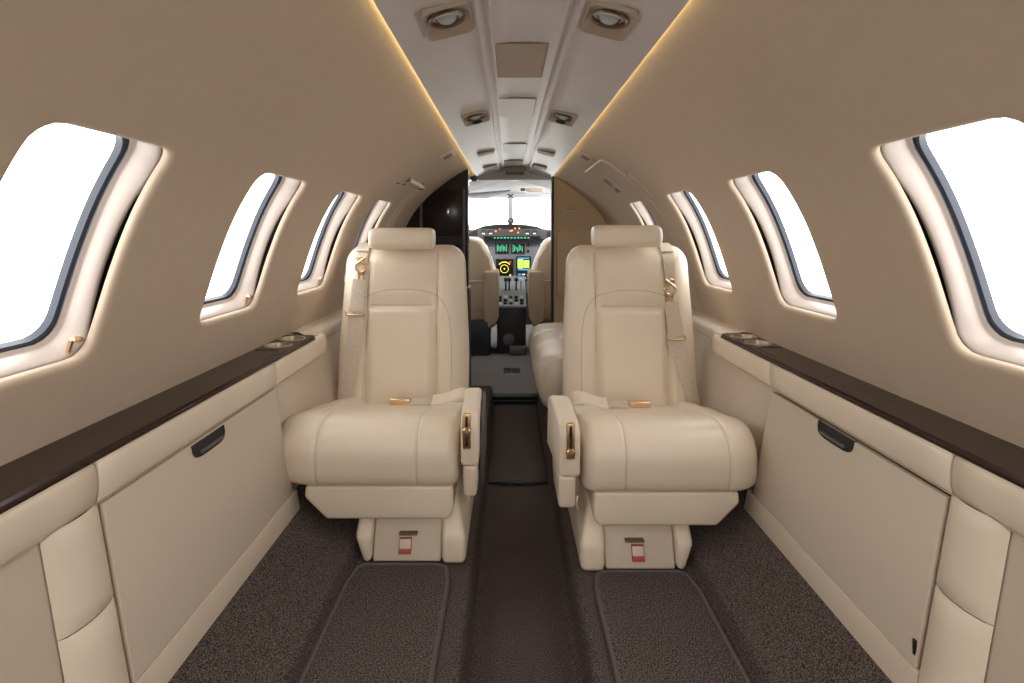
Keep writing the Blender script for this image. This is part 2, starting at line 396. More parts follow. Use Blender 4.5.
cpan('oxygen_mask_door', 1.075, 1.305, .054, 'tan', 'square tan overhead door in the middle of the ceiling', 'panel')
cpan('ceiling_hatch', 1.515, 1.745, .053, 'ceil', 'pale ceiling hatch just ahead of the tan overhead door', 'panel')
cpan('ceiling_hatch', 2.30, 2.55, .053, 'ceil', 'faint pale ceiling hatch farther ahead, before the tan vent', 'panel', .001)
cpan('overhead_vent', 2.82, 3.00, .050, 'tan', 'tan rectangular vent on the ceiling centreline near the cockpit', 'vent')
t = thing('overhead_switch_panel', (0, 3.22, .36), 'black switch panel at the forward end of the ceiling', 'panel')
b = MB(); b.box(-.07, .07, 3.12, 3.30, .352, .376, .004); b.build('housing', 'tan', t)
b = MB(); b.box(-.055, .055, 3.14, 3.28, .3505, .353); b.build('face', 'black', t)

# ------------------------------------------------------------ floor
fh = [(0, -.90), (.098, -.90), (.108, -.897), (.113, -.885), (.116, -.85), (.119, -.815), (.124, -.804), (.134, -.80), (.27, -.80), (.388, -.80), (.400, -.797), (.405, -.782), (.408, -.764), (.416, -.754), (.430, -.752), (.46, -.742), (.50, -.712), (.56, -.664), (.62, -.615)]
fl = MB(); fl.grid([[(x, y, z) for x, z in both(fh)] for y in [lerp(YA, 2.81, k / 24) for k in range(25)]])
struct(fl.build('floor', 'carpet', ang=75))
b = MB(); b.prism([(-.62, -.84), (.62, -.84), (.62, -.95), (-.62, -.95)], 'y', 2.81, 5.0); ff = b.build('trim_7', 'vinyl'); struct(ff)
b = MB()
for k in range(3): b.box(-.25, .25, 2.775 + k * .004, 2.81, -.898 + k * .02, -.885 + k * .02, .003)
struct(b.build('trim_8', 'dash'))
b = MB(); b.box(-.62, .62, YA, 5.2, -1.0, -.96); struct(b.build('trim_9', 'black'))

def floor_mat(side, x0, x1, lb):
    t = thing('floor_mat', (side * .27, .7, -.80), lb, 'mat', 'carpet mats in front of the seats')
    nu, nv = 10, 24; xc, a = (x0 + x1) / 2, (x1 - x0) / 2; ye_ = 1.285 if side < 0 else 1.258; yc, h = (ye_ - .3) / 2, (ye_ + .3) / 2
    L = lambda e: rr_loop(xc, yc, a + e, h + e, .035 + e, nu, nv)
    b = MB(); b.grid([[(side * u, v, z) for u, v in L(e)] for e, z in ((-.001, -.801), (-.001, -.792), (-.006, -.789))] + [[(side * lerp(xc, u, k), lerp(yc, v, k), -.789) for u, v in L(-.006)] for k in (.5, .01)], cv=True); b.build('pile', 'mat', t)
    b = MB(); b.tube([(side * u, v, -.7935) for u, v in L(.001)], .0055, 8, closed=True); b.build('binding', 'bind', t)
floor_mat(1, .163, .388, 'dark brown carpet mat with grey binding before the right seat')
floor_mat(-1, .172, .398, 'dark brown carpet mat with grey binding before the left seat')
t = thing('aisle_runner', (0, 2.3, -.90), 'dark carpet runner with a thick near edge lying in the aisle between the seats', 'mat')
b = MB(); b.box(-.106, .106, 1.93, 2.76, -.900, -.886, .005, 3); b.build('pile', 'mat', t)
b = MB(); b.tube([(-.104, 1.932, -.892), (0, 1.918, -.892), (.104, 1.932, -.892)], .007, 8); b.build('binding', 'dash', t)

# ------------------------------------------------------------ side cabinets and ledges
def SX(d): return .60 - .18 * (d - .378)        # inner face of the side cabinets at depth d below eye
def cabinet(side):
    nm = 'right' if side > 0 else 'left'
    yd0, yd1 = (.778, 1.298) if side > 0 else (.752, 1.308)
    yl = 1.63 if side > 0 else 1.60
    latch = (.985, 1.095) if side > 0 else (.962, 1.068)
    t = thing('side_cabinet', (side * .64, .6, -.70), 'long cream side cabinet under the %s windows, its door %s' % (nm, 'slightly ajar' if side > 0 else 'closed'), 'cabinet', None)
    def part(mb, name, m, par=t, ang=38, label=None): return mb.mirror(side).build(name, m, par, ang, label)
    # carcass (dark, shows in the gaps)
    b = MB(); b.prism([(.622, -.36), (SX(.70) + .024, -.71), (.64, -.71), (.67, -.36)], 'y', YA, yd1); part(b, 'carcass', 'black')
    # padded armrest rolls, one mesh for each length between seams
    roll = smooth([(.610, -.312), (.603, -.3135), (.5965, -.320), (.5935, -.336), (.5935, -.355), (.597, -.370), (.603, -.378), (.620, -.380)], 4)
    for a0, a1 in ((YA, yd0 - .012), (yd0 - .010, yd1), (yd1 + .002, 1.665)):
        rows = []
        for y, k in ((a0, .35), (a0 + .0015, .12), (a0 + .004, 0), (a0 + .05, 0), ((a0 + a1) / 2, 0), (a1 - .05, 0), (a1 - .004, 0), (a1 - .0015, .12), (a1, .35)):
            rows.append([(lerp(p.x, .612, k), y, lerp(p.y, -.345, k)) for p in roll])
        b = MB(); b.grid(rows); part(b, 'armrest_roll', 'leather', ang=60)
    b = MB(); b.tube([(.5965, y, -.3715) for y in (YA, .5, 1.665)], .0010, 6); part(b, 'stitching', 'stitch')
    # face panels
    def face(y0, y1, d0, d1, th=.0, bev=.003):
        m = MB(); m.prism([(SX(d0) - th, -d0), (SX(d1) - th, -d1), (SX(d1) + .010 + max(0, -th) * 1.2, -d1), (SX(d0) + .010 + max(0, -th) * 1.2, -d0)], 'y', y0, y1, bev, 3); return m
    dm = face(yd0 + .002, yd1 - .001, .3830 if side > 0 else .3795, .6300, .001, .0012)
    door = part(dm, 'door', 'panel')
    # latch: recessed black pull cut at the door's top edge
    l0, l1 = latch; P = []
    for k in range(13):
        q = math.pi * k / 12; P.append((l0 + .012 + (l1 - l0 - .024) / 2 + ((l1 - l0) / 2) * (-math.copysign(abs(math.cos(q)) ** .45, math.cos(q))), -.3815 - .026 * math.sin(q) ** .45))
    b = MB(); n = len(P); xo = [(SX(-z) - .0022, y, z) for y, z in P]; xi = [(SX(-z) + .004, y, z) for y, z in P]
    b.add(xo, [tuple(range(n))]); b.grid([xo, xi]); hb = part(b, 'latch', 'black', door, label='black recessed pull latch')
    b = MB(); b.tube([(SX(-z) - .0025, y, z) for y, z in P], .0016, 6); part(b, 'latch_rim', 'dash', door)
    b = MB(); b.box(SX(.41) - .0055, SX(.41) + .004, l0 + .02, l1 - .012, -.4035, -.397, .002); part(b, 'latch_lever', 'grey', door)
    if side > 0:
        b = MB(); b.box(SX(.61) - .002, SX(.61) + .001, yd0 + .004, yd0 + .010, -.615, -.592, .001); part(b, 'hinge', 'black', door)
    b = face(yd0 - .005, 1.325, .6310, .690, .0022, .0015); part(b, 'kick_panel', 'panel')
    b = face(yd1 + .0005, 1.665, .3700, .690, -.024, .002); part(b, 'fixed_panel', 'panel')
    # padded column aft of the door
    cy0, cy1 = yd0 - .092, yd0 - .001
    for d0, d1 in ((.372, .5005), (.5015, .72)):
        rows = []
        for j in range(13):
            q = j / 12; y = lerp(cy0, cy1, q); bl = .018 * math.sin(math.pi * q) ** .6
            rows.append([(SX(d) + .006 - bl * (1 if 0 < i < 7 else .8), y, -d) for i, d in enumerate([d0, d0 + .003] + [lerp(d0, d1, k / 5) for k in range(1, 5)] + [d1 - .003, d1])])
        b = MB(); b.grid(rows); part(b, 'column_cover', 'leather', ang=60)
    b = face(YA, cy0 + .014, .3790, .690, -.008, .002); part(b, 'aft_panel', 'panel')
    # forward armrest beside and ahead of the seat
    fr = smooth([(.702, -.303), (.685, -.3035), (.668, -.306), (.655, -.313), (.647, -.328), (.646, -.348), (.650, -.362), (.665, -.366)], 4)
    ye = 2.18 if side > 0 else 2.78
    rows = [[(lerp(p.x, .675, k), y, lerp(p.y, -.335, k)) for p in fr] for y, k in ((1.64, 0), (1.70, 0), (2.0, 0), (ye, 0))]
    b = MB(); b.grid(rows); part(b, 'forward_armrest', 'leather', ang=60)
    b = MB(); b.tube([(.6475, 1.67, -.354), (.6475, ye, -.354)], .001, 6); part(b, 'forward_stitching', 'stitch')
    b = MB(); b.prism([(.649, -.355), (SX(.69) + .024, -.69), (SX(.69) + .05, -.69), (.69, -.355)], 'y', 1.6655, 2.18 if side > 0 else 2.78); part(b, 'forward_panel', 'panel')
    b = MB(); b.prism([(.6015, -.3145), (.690, -.3145), (.690, -.378), (.600, -.378), (.5960, -.360), (.5955, -.330)], 'y', 1.655, 1.6645, .003); part(b, 'end_cap', 'leather')
    # wood ledge
    L = thing('wood_ledge', (side * .65, .2, -.312), 'glossy dark wood ledge with two cup holders along the %s windowsill' % nm, 'shelf', None)
    y1 = yl; zt = -.3045
    nu, nv = 8, 8; b = MB(); cy = [y1 - .060, y1 - .150]; xc = .652; r = .0345
    b.grid([[(x, y, zt if 0 < j < 5 else -.313) for j, x in enumerate([.6015, .6045, .63, .67, .700, .702])] for y in [lerp(YA, y1 - .195, k / 10) for k in range(11)]])
    for c in cy:
        o = rect_loop(c - .045, c + .045, .6045, .700, nu, nv); h = rr_loop(c, xc, r, r, r, nu, nv)
        b.grid([[(lerp(p[1], q[1], k), lerp(p[0], q[0], k), zt) for p, q in zip(o, h)] for k in (0, .5, 1)], cv=True)
        b.add([(.6045, c - .045, zt), (.6045, c + .045, zt), (.6015, c + .045, -.313), (.6015, c - .045, -.313)], [(0, 1, 2, 3)])
    b.add([(.6045, y1 - .015, zt), (.700, y1 - .015, zt), (.700, y1, zt), (.625, y1, zt), (.612, y1 - .005, zt)], [(0, 1, 2, 3, 4)])
    e = [(.6045, y1 - .015), (.612, y1 - .005), (.625, y1), (.700, y1)]
    b.grid([[(x, y, zt) for x, y in e], [(x - .002, y + .002, -.313) for x, y in e]])
    b.mirror(side).build('ledge_top', 'wood', L, 30)
    b = MB(); b.tube([(.6015, YA, -.3125), (.6015, y1 - .02, -.3125)], .0035, 8); b.mirror(side).build('ledge_lip', 'wood', L)
    for c in cy:
        m = MB(); m.lathe((xc, c, zt), (0, 0, 1), [(r + .003, .0002), (r + .002, .002), (r - .002, .002), (r - .003, -.001), (r - .006, -.035), (0, -.037)], 28); m.mirror(side).build('cup_holder', 'cup', L, 50, 'tan lined round cup holder')
    m = MB(); pts = [(.612 if False else .628, y1 - .205, zt + .0004), (.640, y1 - .26, zt + .0004), (.695, y1 - .26, zt + .0004)]
    m.tube([(.688, y1 - .205, zt), (.630, y1 - .205, zt), (.618, y1 - .225, zt), (.618, y1 - .31, zt)], .0010, 6); m.mirror(side).build('table_lid_seam', 'black', L)
cabinet(1); cabinet(-1)

# ------------------------------------------------------------ pillow-like solids
def dens(n, k=.35): return [math.copysign(1, t) * (1 - (1 - abs(t)) ** (1 + k)) for t in [-1 + 2 * i / n for i in range(n + 1)]]
def pillow(cx, cz, a, b_, r, T, R, yc, disp=None, nx=60, nz=70, rb=None, rbot=None, taper=False):
    """slab facing -y; yc(z) gives centre plane; returns MB"""
    m = MB(); us = dens(nx); vs = dens(nz); F = []; B = []
    for v in vs:
        z = b_ * v; k = b_ - abs(z); rr = r if v > 0 else (rbot if rbot is not None else r)
        wdt = a - rr + math.sqrt(max(0, rr * rr - (rr - k) ** 2)) if k < rr else a
        tp = 1 - .075 * sstep(-.45, -.03, cz + z) if taper else 1; wdt *= tp; aa = a * tp
        fr = []; bk = []
        for u in us:
            x = wdt * u; d = min(aa - abs(x) if k >= rr else (wdt - abs(x)), k)
            q = min(1, d / R); t = math.sqrt(max(0, 1 - (1 - q) ** 2)); rB = min(1, d / (rb or R)); tb_ = math.sqrt(max(0, 1 - (1 - rB) ** 2))
            y0 = yc(cz + z); fr.append((cx + x, y0 - T / 2 * t - (disp(x, cz + z) * q if disp else 0), cz + z)); bk.append((cx + x, y0 + T / 2 * tb_, cz + z))
        F.append(fr); B.append(bk)
    m.grid(F); m.grid(B)
    return m
def loftx(sec, x0, x1, r0, r1, n=10, cen=None, mid=24, amt=.62, grooves=(), gd=.006, gw=.007):
    """closed (y,z) section swept along x, shrinking at the ends in quarter rounds"""
    if cen is None: cen = (sum(p[0] for p in sec) / len(sec), sum(p[1] for p in sec) / len(sec))
    xs = []
    for k in range(n + 1): q = math.pi / 2 * k / n; xs.append((x0 + r0 * (1 - math.sin(q)) if False else x0 + r0 * (1 - math.cos(q)), math.sin(q)))
    for k in range(1, mid): xs.append((lerp(x0 + r0, x1 - r1, k / mid), 1.0))
    for k in range(n + 1): q = math.pi / 2 * (1 - k / n); xs.append((x1 - r1 * (1 - math.cos(q)), math.sin(q)))
    for g in grooves:
        for d in (-1, -.5, 0, .5, 1): xs.append((g + d * gw, 1.0))
    xs.sort(key=lambda p: p[0])
    rows = []
    for x, k in xs:
        s = 1 - amt * (1 - k ** .55)
        g = sum(gd * max(0, 1 - abs(x - q) / gw) for q in grooves)
        row = []
        for y, z in sec:
            dy, dz = y - cen[0], z - cen[1]; L = math.hypot(dy, dz) or 1; sc = s - g / L
            row.append((x, cen[1] * 0 + cen[0] + dy * sc, cen[1] + dz * sc))
        rows.append(row)
    m = MB(); m.grid(rows, cv=True); m.add(rows[0], [tuple(range(len(sec)))]); m.add(rows[-1], [tuple(range(len(sec)))]); return m

# ------------------------------------------------------------ the two cabin seats
def seat(side):
    nm = 'right' if side > 0 else 'left'
    t = thing('cabin_seat', (side * .30, 1.5, -.80), 'cream leather passenger seat on the %s of the aisle, %s' % (nm, 'with a couch behind' if side > 0 else 'dark cabinet behind'), 'seat', 'forward-facing passenger seats')
    def part(mb, name, m, par=t, ang=50, label=None): return mb.mirror(side).build(name, m, par, ang, label)
    C = .366 if side > 0 else .386
    dx = 0 if side > 0 else .011
    # backrest
    yc = lambda z: 1.815 + (z + .56) * .11 + .02 * sstep(-.30, -.60, z) * 0
    SM = .116; CR = -.248
    def disp(x, z):
        ax = abs(x); d = 0
        d += .008 * sstep(SM, SM + .018, ax) * (1 - .6 * sstep(.16, .215, ax))
        d -= .0065 * max(0, 1 - abs(ax - SM) / .008)
        inn = 1 - sstep(SM - .03, SM, ax)
        if z < CR: d += inn * (.010 * sstep(CR, CR - .016, z) * (1 - .35 * sstep(CR - .05, -.60, z)))
        else: d -= inn * .009 * (1 - sstep(CR, CR + .05, z))
        d -= .010 * inn * max(0, 1 - abs(z - CR) / .008)
        d += .010 * math.exp(-((z + .50) / .09) ** 2) * inn
        d += .008 * sstep(-.20, -.12, z) * inn
        return d
    ZC = -(.044 + .61) / 2; bh = (.61 - .044) / 2; T = .13
    b = pillow(C, ZC, .2195, bh, .066, T, .060, yc, disp, 120, 150, rb=.03, rbot=.04, taper=True)
    back = part(b, 'backrest', 'leather')
    def surf(x, z, off=.0):                      # y of the front face at local |x| from seat centre
        a = .2185 * (1 - .075 * sstep(-.45, -.03, z)); d = min(a - abs(x), bh - abs(z - ZC)); q = max(0, min(1, d / .060)); tt = math.sqrt(max(0, 1 - (1 - q) ** 2))
        return yc(z) - T / 2 * tt - disp(x, z) * q - off
    # stitched arc over the crease
    arc = smooth([(-.165, -.60), (-.166, -.40), (-.160, -.30), (-.145, -.245), (-.116, -.212), (-.06, -.194), (0, -.190), (.06, -.194), (.116, -.212), (.145, -.245), (.160, -.30), (.166, -.40), (.165, -.60)], 10)
    b = MB(); b.tube([(C + p.x, surf(p.x, p.y, -.0004), p.y) for p in arc], .0011, 6); part(b, 'stitching', 'stitch', back)
    for s2 in (-1, 1):
        b = MB(); b.tube([(C + s2 * SM, surf(s2 * SM, z, .0003), z) for z in [lerp(-.07, -.59, k / 60) for k in range(61)]], .0012, 6); part(b, 'seam', 'stitch', back)
    b = MB(); b.tube([(C + x, surf(x, CR, -.001), CR) for x in [lerp(-SM, SM, k / 20) for k in range(21)]], .0012, 6); part(b, 'crease_seam', 'stitch', back)
    # headrest
    zc = -.022 if side < 0 else -.014
    sec = [(1.775 + .050 * math.copysign(abs(math.cos(q)) ** .75, math.cos(q)) + .0, zc + .036 * math.copysign(abs(math.sin(q)) ** .7, math.sin(q))) for q in [2 * math.pi * k / 40 for k in range(40)]]
    HC = .346 if side > 0 else .382; HW = .108 if side > 0 else .104
    b = loftx(sec, HC - HW, HC + HW, .024, .024, amt=.42, mid=16); hr = part(b, 'headrest', 'leather')
    b = MB(); b.tube([(C - .003 + s2 * .094, 1.775 + .040 * math.cos(q), zc + .029 * math.sin(q)) for s2 in (1,) for q in [2 * math.pi * k / 28 for k in range(28)]], .0012, 6, closed=True)
    b.tube([(C - .003 - .094, 1.775 + .040 * math.cos(q), zc + .029 * math.sin(q)) for q in [2 * math.pi * k / 28 for k in range(28)]], .0012, 6, closed=True); 
    # cushion
    cs_ = smooth([(1.78, -.560), (1.66, -.535), (1.54, -.505), (1.45, -.478), (1.385, -.4635), (1.335, -.4655), (1.300, -.484), (1.281, -.515), (1.277, -.548), (1.283, -.590), (1.303, -.611), (1.36, -.617), (1.50, -.618), (1.76, -.625), (1.79, -.60)], 5)[:-1]
    sec = [(p.x, p.y) for p in cs_] + [(1.795, -.58)]
    g1, g2 = (.240, .480) if side > 0 else (.252, .493)
    b = loftx(sec, .142 if side > 0 else .153, .568 if side > 0 else .609, .030, .085, n=14, cen=(1.50, -.598), mid=22, amt=.36, grooves=(g1, g2), gd=.003, gw=.005)
    b.v = [(x, y + .010 * sstep(.50, .57, x), z + .012 * math.exp(-((x - .349) / .12) ** 2) * sstep(1.42, 1.30, y) * 0 + (.016 * (sstep(g1, g1 - .03, x) + sstep(g2, g2 + .03, x)) * sstep(1.42, 1.60, y)) * (1 if z > -.56 else 0)) for x, y, z in b.v]
    cush = part(b, 'seat_cushion', 'leather')
    for g in (g1, g2):
        P = [(p.x, p.y) for p in cs_[4:60]]
        b = MB(); b.tube([(g, 1.50 + (y - 1.50) * (1 - .0035 / max(.05, math.hypot(y - 1.5, z + .598))), -.598 + (z + .598) * (1 - .0035 / max(.05, math.hypot(y - 1.5, z + .598)))) for y, z in P], .0009, 6); part(b, 'cushion_seam', 'stitch', cush)
    # pan below cushion
    PX = .510 if side > 0 else .524
    b = MB(); b.prism([(.168, -.612), (PX, -.612), (PX + .002, -.640), (PX - .052, -.693), (.178, -.693), (.166, -.672)], 'y', 1.300, 1.72, .008, 3); part(b, 'seat_pan', 'leather')
    b = MB(); b.prism([(.20, -.69), (.42, -.69), (.40, -.80), (.16, -.80)], 'y', 1.36, 1.76, .01); part(b, 'pedestal_core', 'black')
    # pedestal: centre panel between two rounded wings
    b = MB(); b.box(.196, .362, 1.345, 1.70, -.797, -.685, .006, 3, lambda x, y, z: (x, y - (.042 if z < -.75 and y < 1.5 else 0), z)); ped = part(b, 'pedestal_cover', 'panel')
    b = MB(); b.prism([(1.345, -.688), (1.72, -.688), (1.76, -.798), (1.300, -.798), (1.302, -.735)], 'x', .364, .404, .012, 4)
    b.v = [(x - (.018 * sstep(-.73, -.798, z) * (1 if x > .385 else 0)), y, z) for x, y, z in b.v]; part(b, 'pedestal_wing', 'leather')
    b = MB(); b.prism([(1.350, -.660), (1.75, -.610), (1.80, -.798), (1.292, -.798), (1.298, -.735)], 'x', .136, .194, .014, 4)
    b.v = [(x + (.026 * sstep(-.75, -.64, z) * (1 if x < .165 else .3)), y, z) for x, y, z in b.v]; part(b, 'pedestal_wing', 'leather')
    b = MB(); lx = -.010 if side > 0 else 0; b.box(.255 + lx, .300 + lx, 1.312, 1.335, -.738, -.7335, .0012); part(b, 'pull_slot', 'bronze', ped)
    b = MB(); b.box(.270 + lx, .298 + lx, 1.3035, 1.318, -.776, -.747, .001, 2, lambda x, y, z: (x, y + (z + .776) * .375, z)); part(b, 'warning_label', 'label', ped, label='small white warning label')
    b = MB(); b.box(.2695 + lx, .2985 + lx, 1.2970, 1.303, -.7775, -.7665, .0005); b.box(.2695 + lx, .2705 + lx, 1.2975, 1.303, -.777, -.746); b.box(.2975 + lx, .2985 + lx, 1.2975, 1.303, -.777, -.746); b.box(.2695 + lx, .2985 + lx, 1.2975, 1.303, -.747, -.746); b.v = [(x, y + .0055 + (z + .776) * .375, z) for x, y, z in b.v]; part(b, 'label_band', 'red', ped, label='red border and band of the label')
    # armrest on the aisle side
    A0, A1 = (.080, .130) if side > 0 else (.105, .148); AM = (A0 + A1) / 2; AD = -.012 if side > 0 else 0
    b = MB(); b.prism([(1.284, -.462 + AD), (1.297, -.437 + AD), (1.42, -.410 + AD), (1.475, -.425 + AD), (1.49, -.56 + AD), (1.288, -.562 + AD)], 'x', A0, A1, .011, 4)
    if side > 0: b.v = [(x + .006 - .012 * (y - 1.284) / .15, y, z) for x, y, z in b.v]
    arm = part(b, 'armrest', 'leather')
    b = MB(); b.prism([(1.292, -.560 + AD), (1.49, -.560 + AD), (1.49, -.61 + AD), (1.45, -.648 + AD), (1.305, -.642 + AD)], 'x', A0 + .005, A1 - .005, .010, 4); part(b, 'armrest_lower', 'leather')
    # slot plate with lever
    b = MB(); b.box(AM + .006 - .010, AM + .006 + .010, 1.2785, 1.288, -.515 + AD, -.430 + AD, .003, 2); pl = part(b, 'recline_plate', 'gold', arm, label='gold slot plate')
    b = MB(); b.box(AM + .003, AM + .009, 1.2775, 1.283, -.463 + AD, -.437 + AD, .001); b.box(AM + .003, AM + .009, 1.2775, 1.283, -.508 + AD, (-.482 if side < 0 else -.452) + AD, .001); part(b, 'slot', 'black', pl)
    b = MB(); zz = -.474 if side < 0 else -.500; b.lathe((AM + .006, 1.279, zz + AD), (0, -1, 0), [(.0105, -.002), (.0112, .004), (.009, .008), (0, .009)], 18); part(b, 'recline_knob', 'gold', pl)
    # gold clip at the pedestal side
    b = MB(); b.tube([(.137, 1.36, -.650), (.132, 1.35, -.668), (.136, 1.345, -.678)], .003, 6); part(b, 'release_clip', 'gold')
    # grey shield on the aisle face
    if side < 0:
      b = MB(); b.prism([(1.36, -.47), (1.42, -.442), (1.50, -.440), (1.55, -.47), (1.58, -.62), (1.40, -.66), (1.37, -.60)], 'x', A0 - .008 if side < 0 else A0 + .004, A0 - .001 if side < 0 else A0 + .02, .004, 3); part(b, 'side_shield', 'grey', label='dark grey side shield')
    # shoulder harness
    def ribbon(pts, wd, th=.0022, off=.0035):
        m = MB(); P = smooth(pts, 8); rows = []
        for i, p in enumerate(P):
            d = P[min(i + 1, len(P) - 1)] - P[max(i - 1, 0)]; n = Vector((-d.y, d.x)).normalized(); ww = wd if not isinstance(wd, tuple) else lerp(wd[0], wd[1], i / (len(P) - 1))
            ys = [surf(p.x + n.x * ww / 2 * k, p.y + n.y * ww / 2 * k, off) for k in (-1, 0, 1)]; y = min(ys) 
            row = [(C + p.x + n.x * ww / 2 * k, lerp(y, yy, .5), p.y + n.y * ww / 2 * k) for k, yy in zip((-1, 0, 1), ys)]
            rows.append(row + [(a, b2 + th, c) for a, b2, c in row[::-1]])
        m.grid(rows, cv=True); m.add(rows[0], [tuple(range(6))]); m.add(rows[-1], [tuple(range(6))]); return m
    sx = .140
    h = bpy.data.objects.new('shoulder_harness', None); COL.objects.link(h); h.parent = t
    k1 = .124 if side > 0 else .136
    b = MB(); P = [(C + k1, y, z) for y, z in ((1.94, -.10), (1.925, -.048), (1.90, -.037), (1.86, -.037), (1.825, -.048), (1.805, -.064))] 
    wv = .020
    rows = [[(x - wv, y, z), (x + wv, y, z), (x + wv, y + .002, z - .002), (x - wv, y + .002, z - .002)] for x, y, z in P]; b.grid(rows, cv=True); part(b, 'strap_over_top', 'strap', h)
    b = ribbon([(k1, -.062), (k1 - .001, -.072), (k1, -.085)] if side < 0 else [(k1, -.062), (k1, -.11), (k1 + .002, -.155)], (.040, .030), off=.005); part(b, 'upper_strap', 'strap', h)
    zb = -.090 if side < 0 else -.160
    b = MB(); yb = surf(k1, zb, .010)
    def ring(cx, cz, rx, rz, rad=.0022, y=None, m=b):
        m.tube([(C + cx + rx * math.cos(q), (y or yb), cz + rz * math.sin(q)) for q in [2 * math.pi * k / 20 for k in range(20)]], rad, 6, closed=True)
    ring(k1, zb, .015, .007); b.tube([(C + k1 - .014, yb, zb + .006), (C + k1 + .012, yb - .004, zb - .014)], .003, 6); b.tube([(C + k1 + .014, yb, zb + .006), (C + k1 - .012, yb - .004, zb - .014)], .003, 6)
    ring(k1, zb - .026, .018, .016, .0034); part(b, 'harness_ring', 'gold', h, label='gold ring and hook')
    b = MB()
    for (a0, a1, c0, c1) in ((-.011, -.0045, -.030, 0), (.0045, .011, -.030, 0), (-.011, .011, -.008, 0), (-.011, .011, -.030, -.022)): b.box(C + k1 + a0, C + k1 + a1, yb - .003, yb + .002, zb - .044 + c0, zb - .044 + c1, .001)
    part(b, 'buckle_tongue', 'gold', h)
    z0 = zb - .066; z1 = -.262 if side < 0 else -.335
    b = ribbon([(k1 + .003, z0), (k1 + .008, (z0 + z1) / 2), (k1 + .014, z1)], .044, off=.006); part(b, 'middle_strap', 'strap', h)
    xa = k1 + .014; ya = surf(xa, z1, .011)
    b = MB(); b.box(C + xa - .030, C + xa + .030, ya - .002, ya + .003, z1 - .012, z1 - .007, .0015); b.box(C + xa - .030, C + xa - .025, ya - .002, ya + .003, z1 - .012, z1 + .006, .0015); b.box(C + xa + .025, C + xa + .030, ya - .002, ya + .003, z1 - .012, z1 + .006, .0015); part(b, 'strap_adjuster', 'gold', h)
    ex = .182 if side < 0 else .196
    b = ribbon([(k1 + .010, z1 - .008), (lerp(k1, ex, .45), -.42), (ex, -.545 if side < 0 else -.555)], (.056, .042), off=.007); part(b, 'lower_strap', 'strap', h)
    b = MB(); ye = surf(ex, -.55, .012); b.box(C + ex - .020, C + ex + .012, ye - .004, ye + .003, -.556, -.546, .002, 2, lambda x, y, z: (x, y, z - (x - C - ex) * .35)); part(b, 'strap_end', 'chrome', h)
    # lap belt lying on the cushion
    lp = bpy.data.objects.new('lap_belt', None); COL.objects.link(lp); lp.parent = t
    bx = .375 if side < 0 else .372
    b = MB(); b.box(bx - .033, bx + .033, 1.690, 1.712, -.553, -.523, .004, 3); part(b, 'belt_buckle', 'gold', lp, label='flat gold lap belt buckle')
    b = MB(); P = smooth([(bx - .030, 1.700, -.535), (bx - .075, 1.69, -.530), (bx - .12, 1.68, -.528), (.205, 1.665, -.515), (.180, 1.66, -.503), (.172, 1.70, -.505)], 6)
    rows = [[(p.x, p.y - .014, p.z - .004), (p.x, p.y + .014, p.z + .006), (p.x, p.y + .014, p.z + .004), (p.x, p.y - .014, p.z - .007)] for p in P]; b.grid(rows, cv=True); part(b, 'belt_webbing', 'strap', lp)
    b = MB(); P = smooth([(bx - .105, 1.668, -.522), (.232, 1.655, -.512), (.200, 1.645, -.498), (.176, 1.645, -.492), (.158, 1.65, -.502), (.150, 1.66, -.53)], 6)
    rows = [[(p.x, p.y - .020, p.z - .006), (p.x, p.y + .022, p.z + .012), (p.x, p.y + .022, p.z + .002), (p.x, p.y - .020, p.z - .015)] for p in P]; b.grid(rows, cv=True); part(b, 'belt_pad', 'leather', lp)
    if side > 0: t.location.y -= .03
seat(1); seat(-1)

# ------------------------------------------------------------ couch behind the right seat
t = thing('side_couch', (.35, 2.55, -.90), 'cream leather side-facing couch behind the right passenger seat', 'couch')
sec = [(p.x, p.y) for p in smooth([(.58, -.500), (.30, -.497), (.16, -.500), (.105, -.520), (.078, -.56), (.075, -.61), (.092, -.68), (.12, -.73), (.20, -.76), (.58, -.76)], 6)]
rows = []
for k in range(40):
    y = lerp(2.20, 3.02, k / 39); e = min(k, 39 - k); s = 1 if e > 3 else 1 - (.10, .04, .015, .004)[e]
    gr = 0
    for g in (2.47, 2.75): gr += .008 * max(0, 1 - abs(y - g) / .03)
    rows.append([(lerp(.45, x, s) + (gr if x < .2 else 0), y, lerp(-.64, z, s) - (gr if z > -.53 else 0)) for x, z in sec])
b = MB(); b.grid(rows, cv=True); b.add(rows[0], [tuple(range(len(sec)))]); b.add(rows[-1], [tuple(range(len(sec)))]); cc = b.build('seat_cushion', 'leather', t, 60)
b = MB(); b.box(.15, .58, 2.24, 3.0, -.90, -.75, .01); b.build('couch_base', 'leather', t)
b = MB(); b.box(.57, .675, 2.2, 3.02, -.50, -.315, .03, 4); b.build('backrest', 'leather', t)
b = MB(); b.box(.20, .27, 2.50, 2.53, -.505, -.480, .004); b.build('belt_tab', 'white', t, label='small white belt tab')

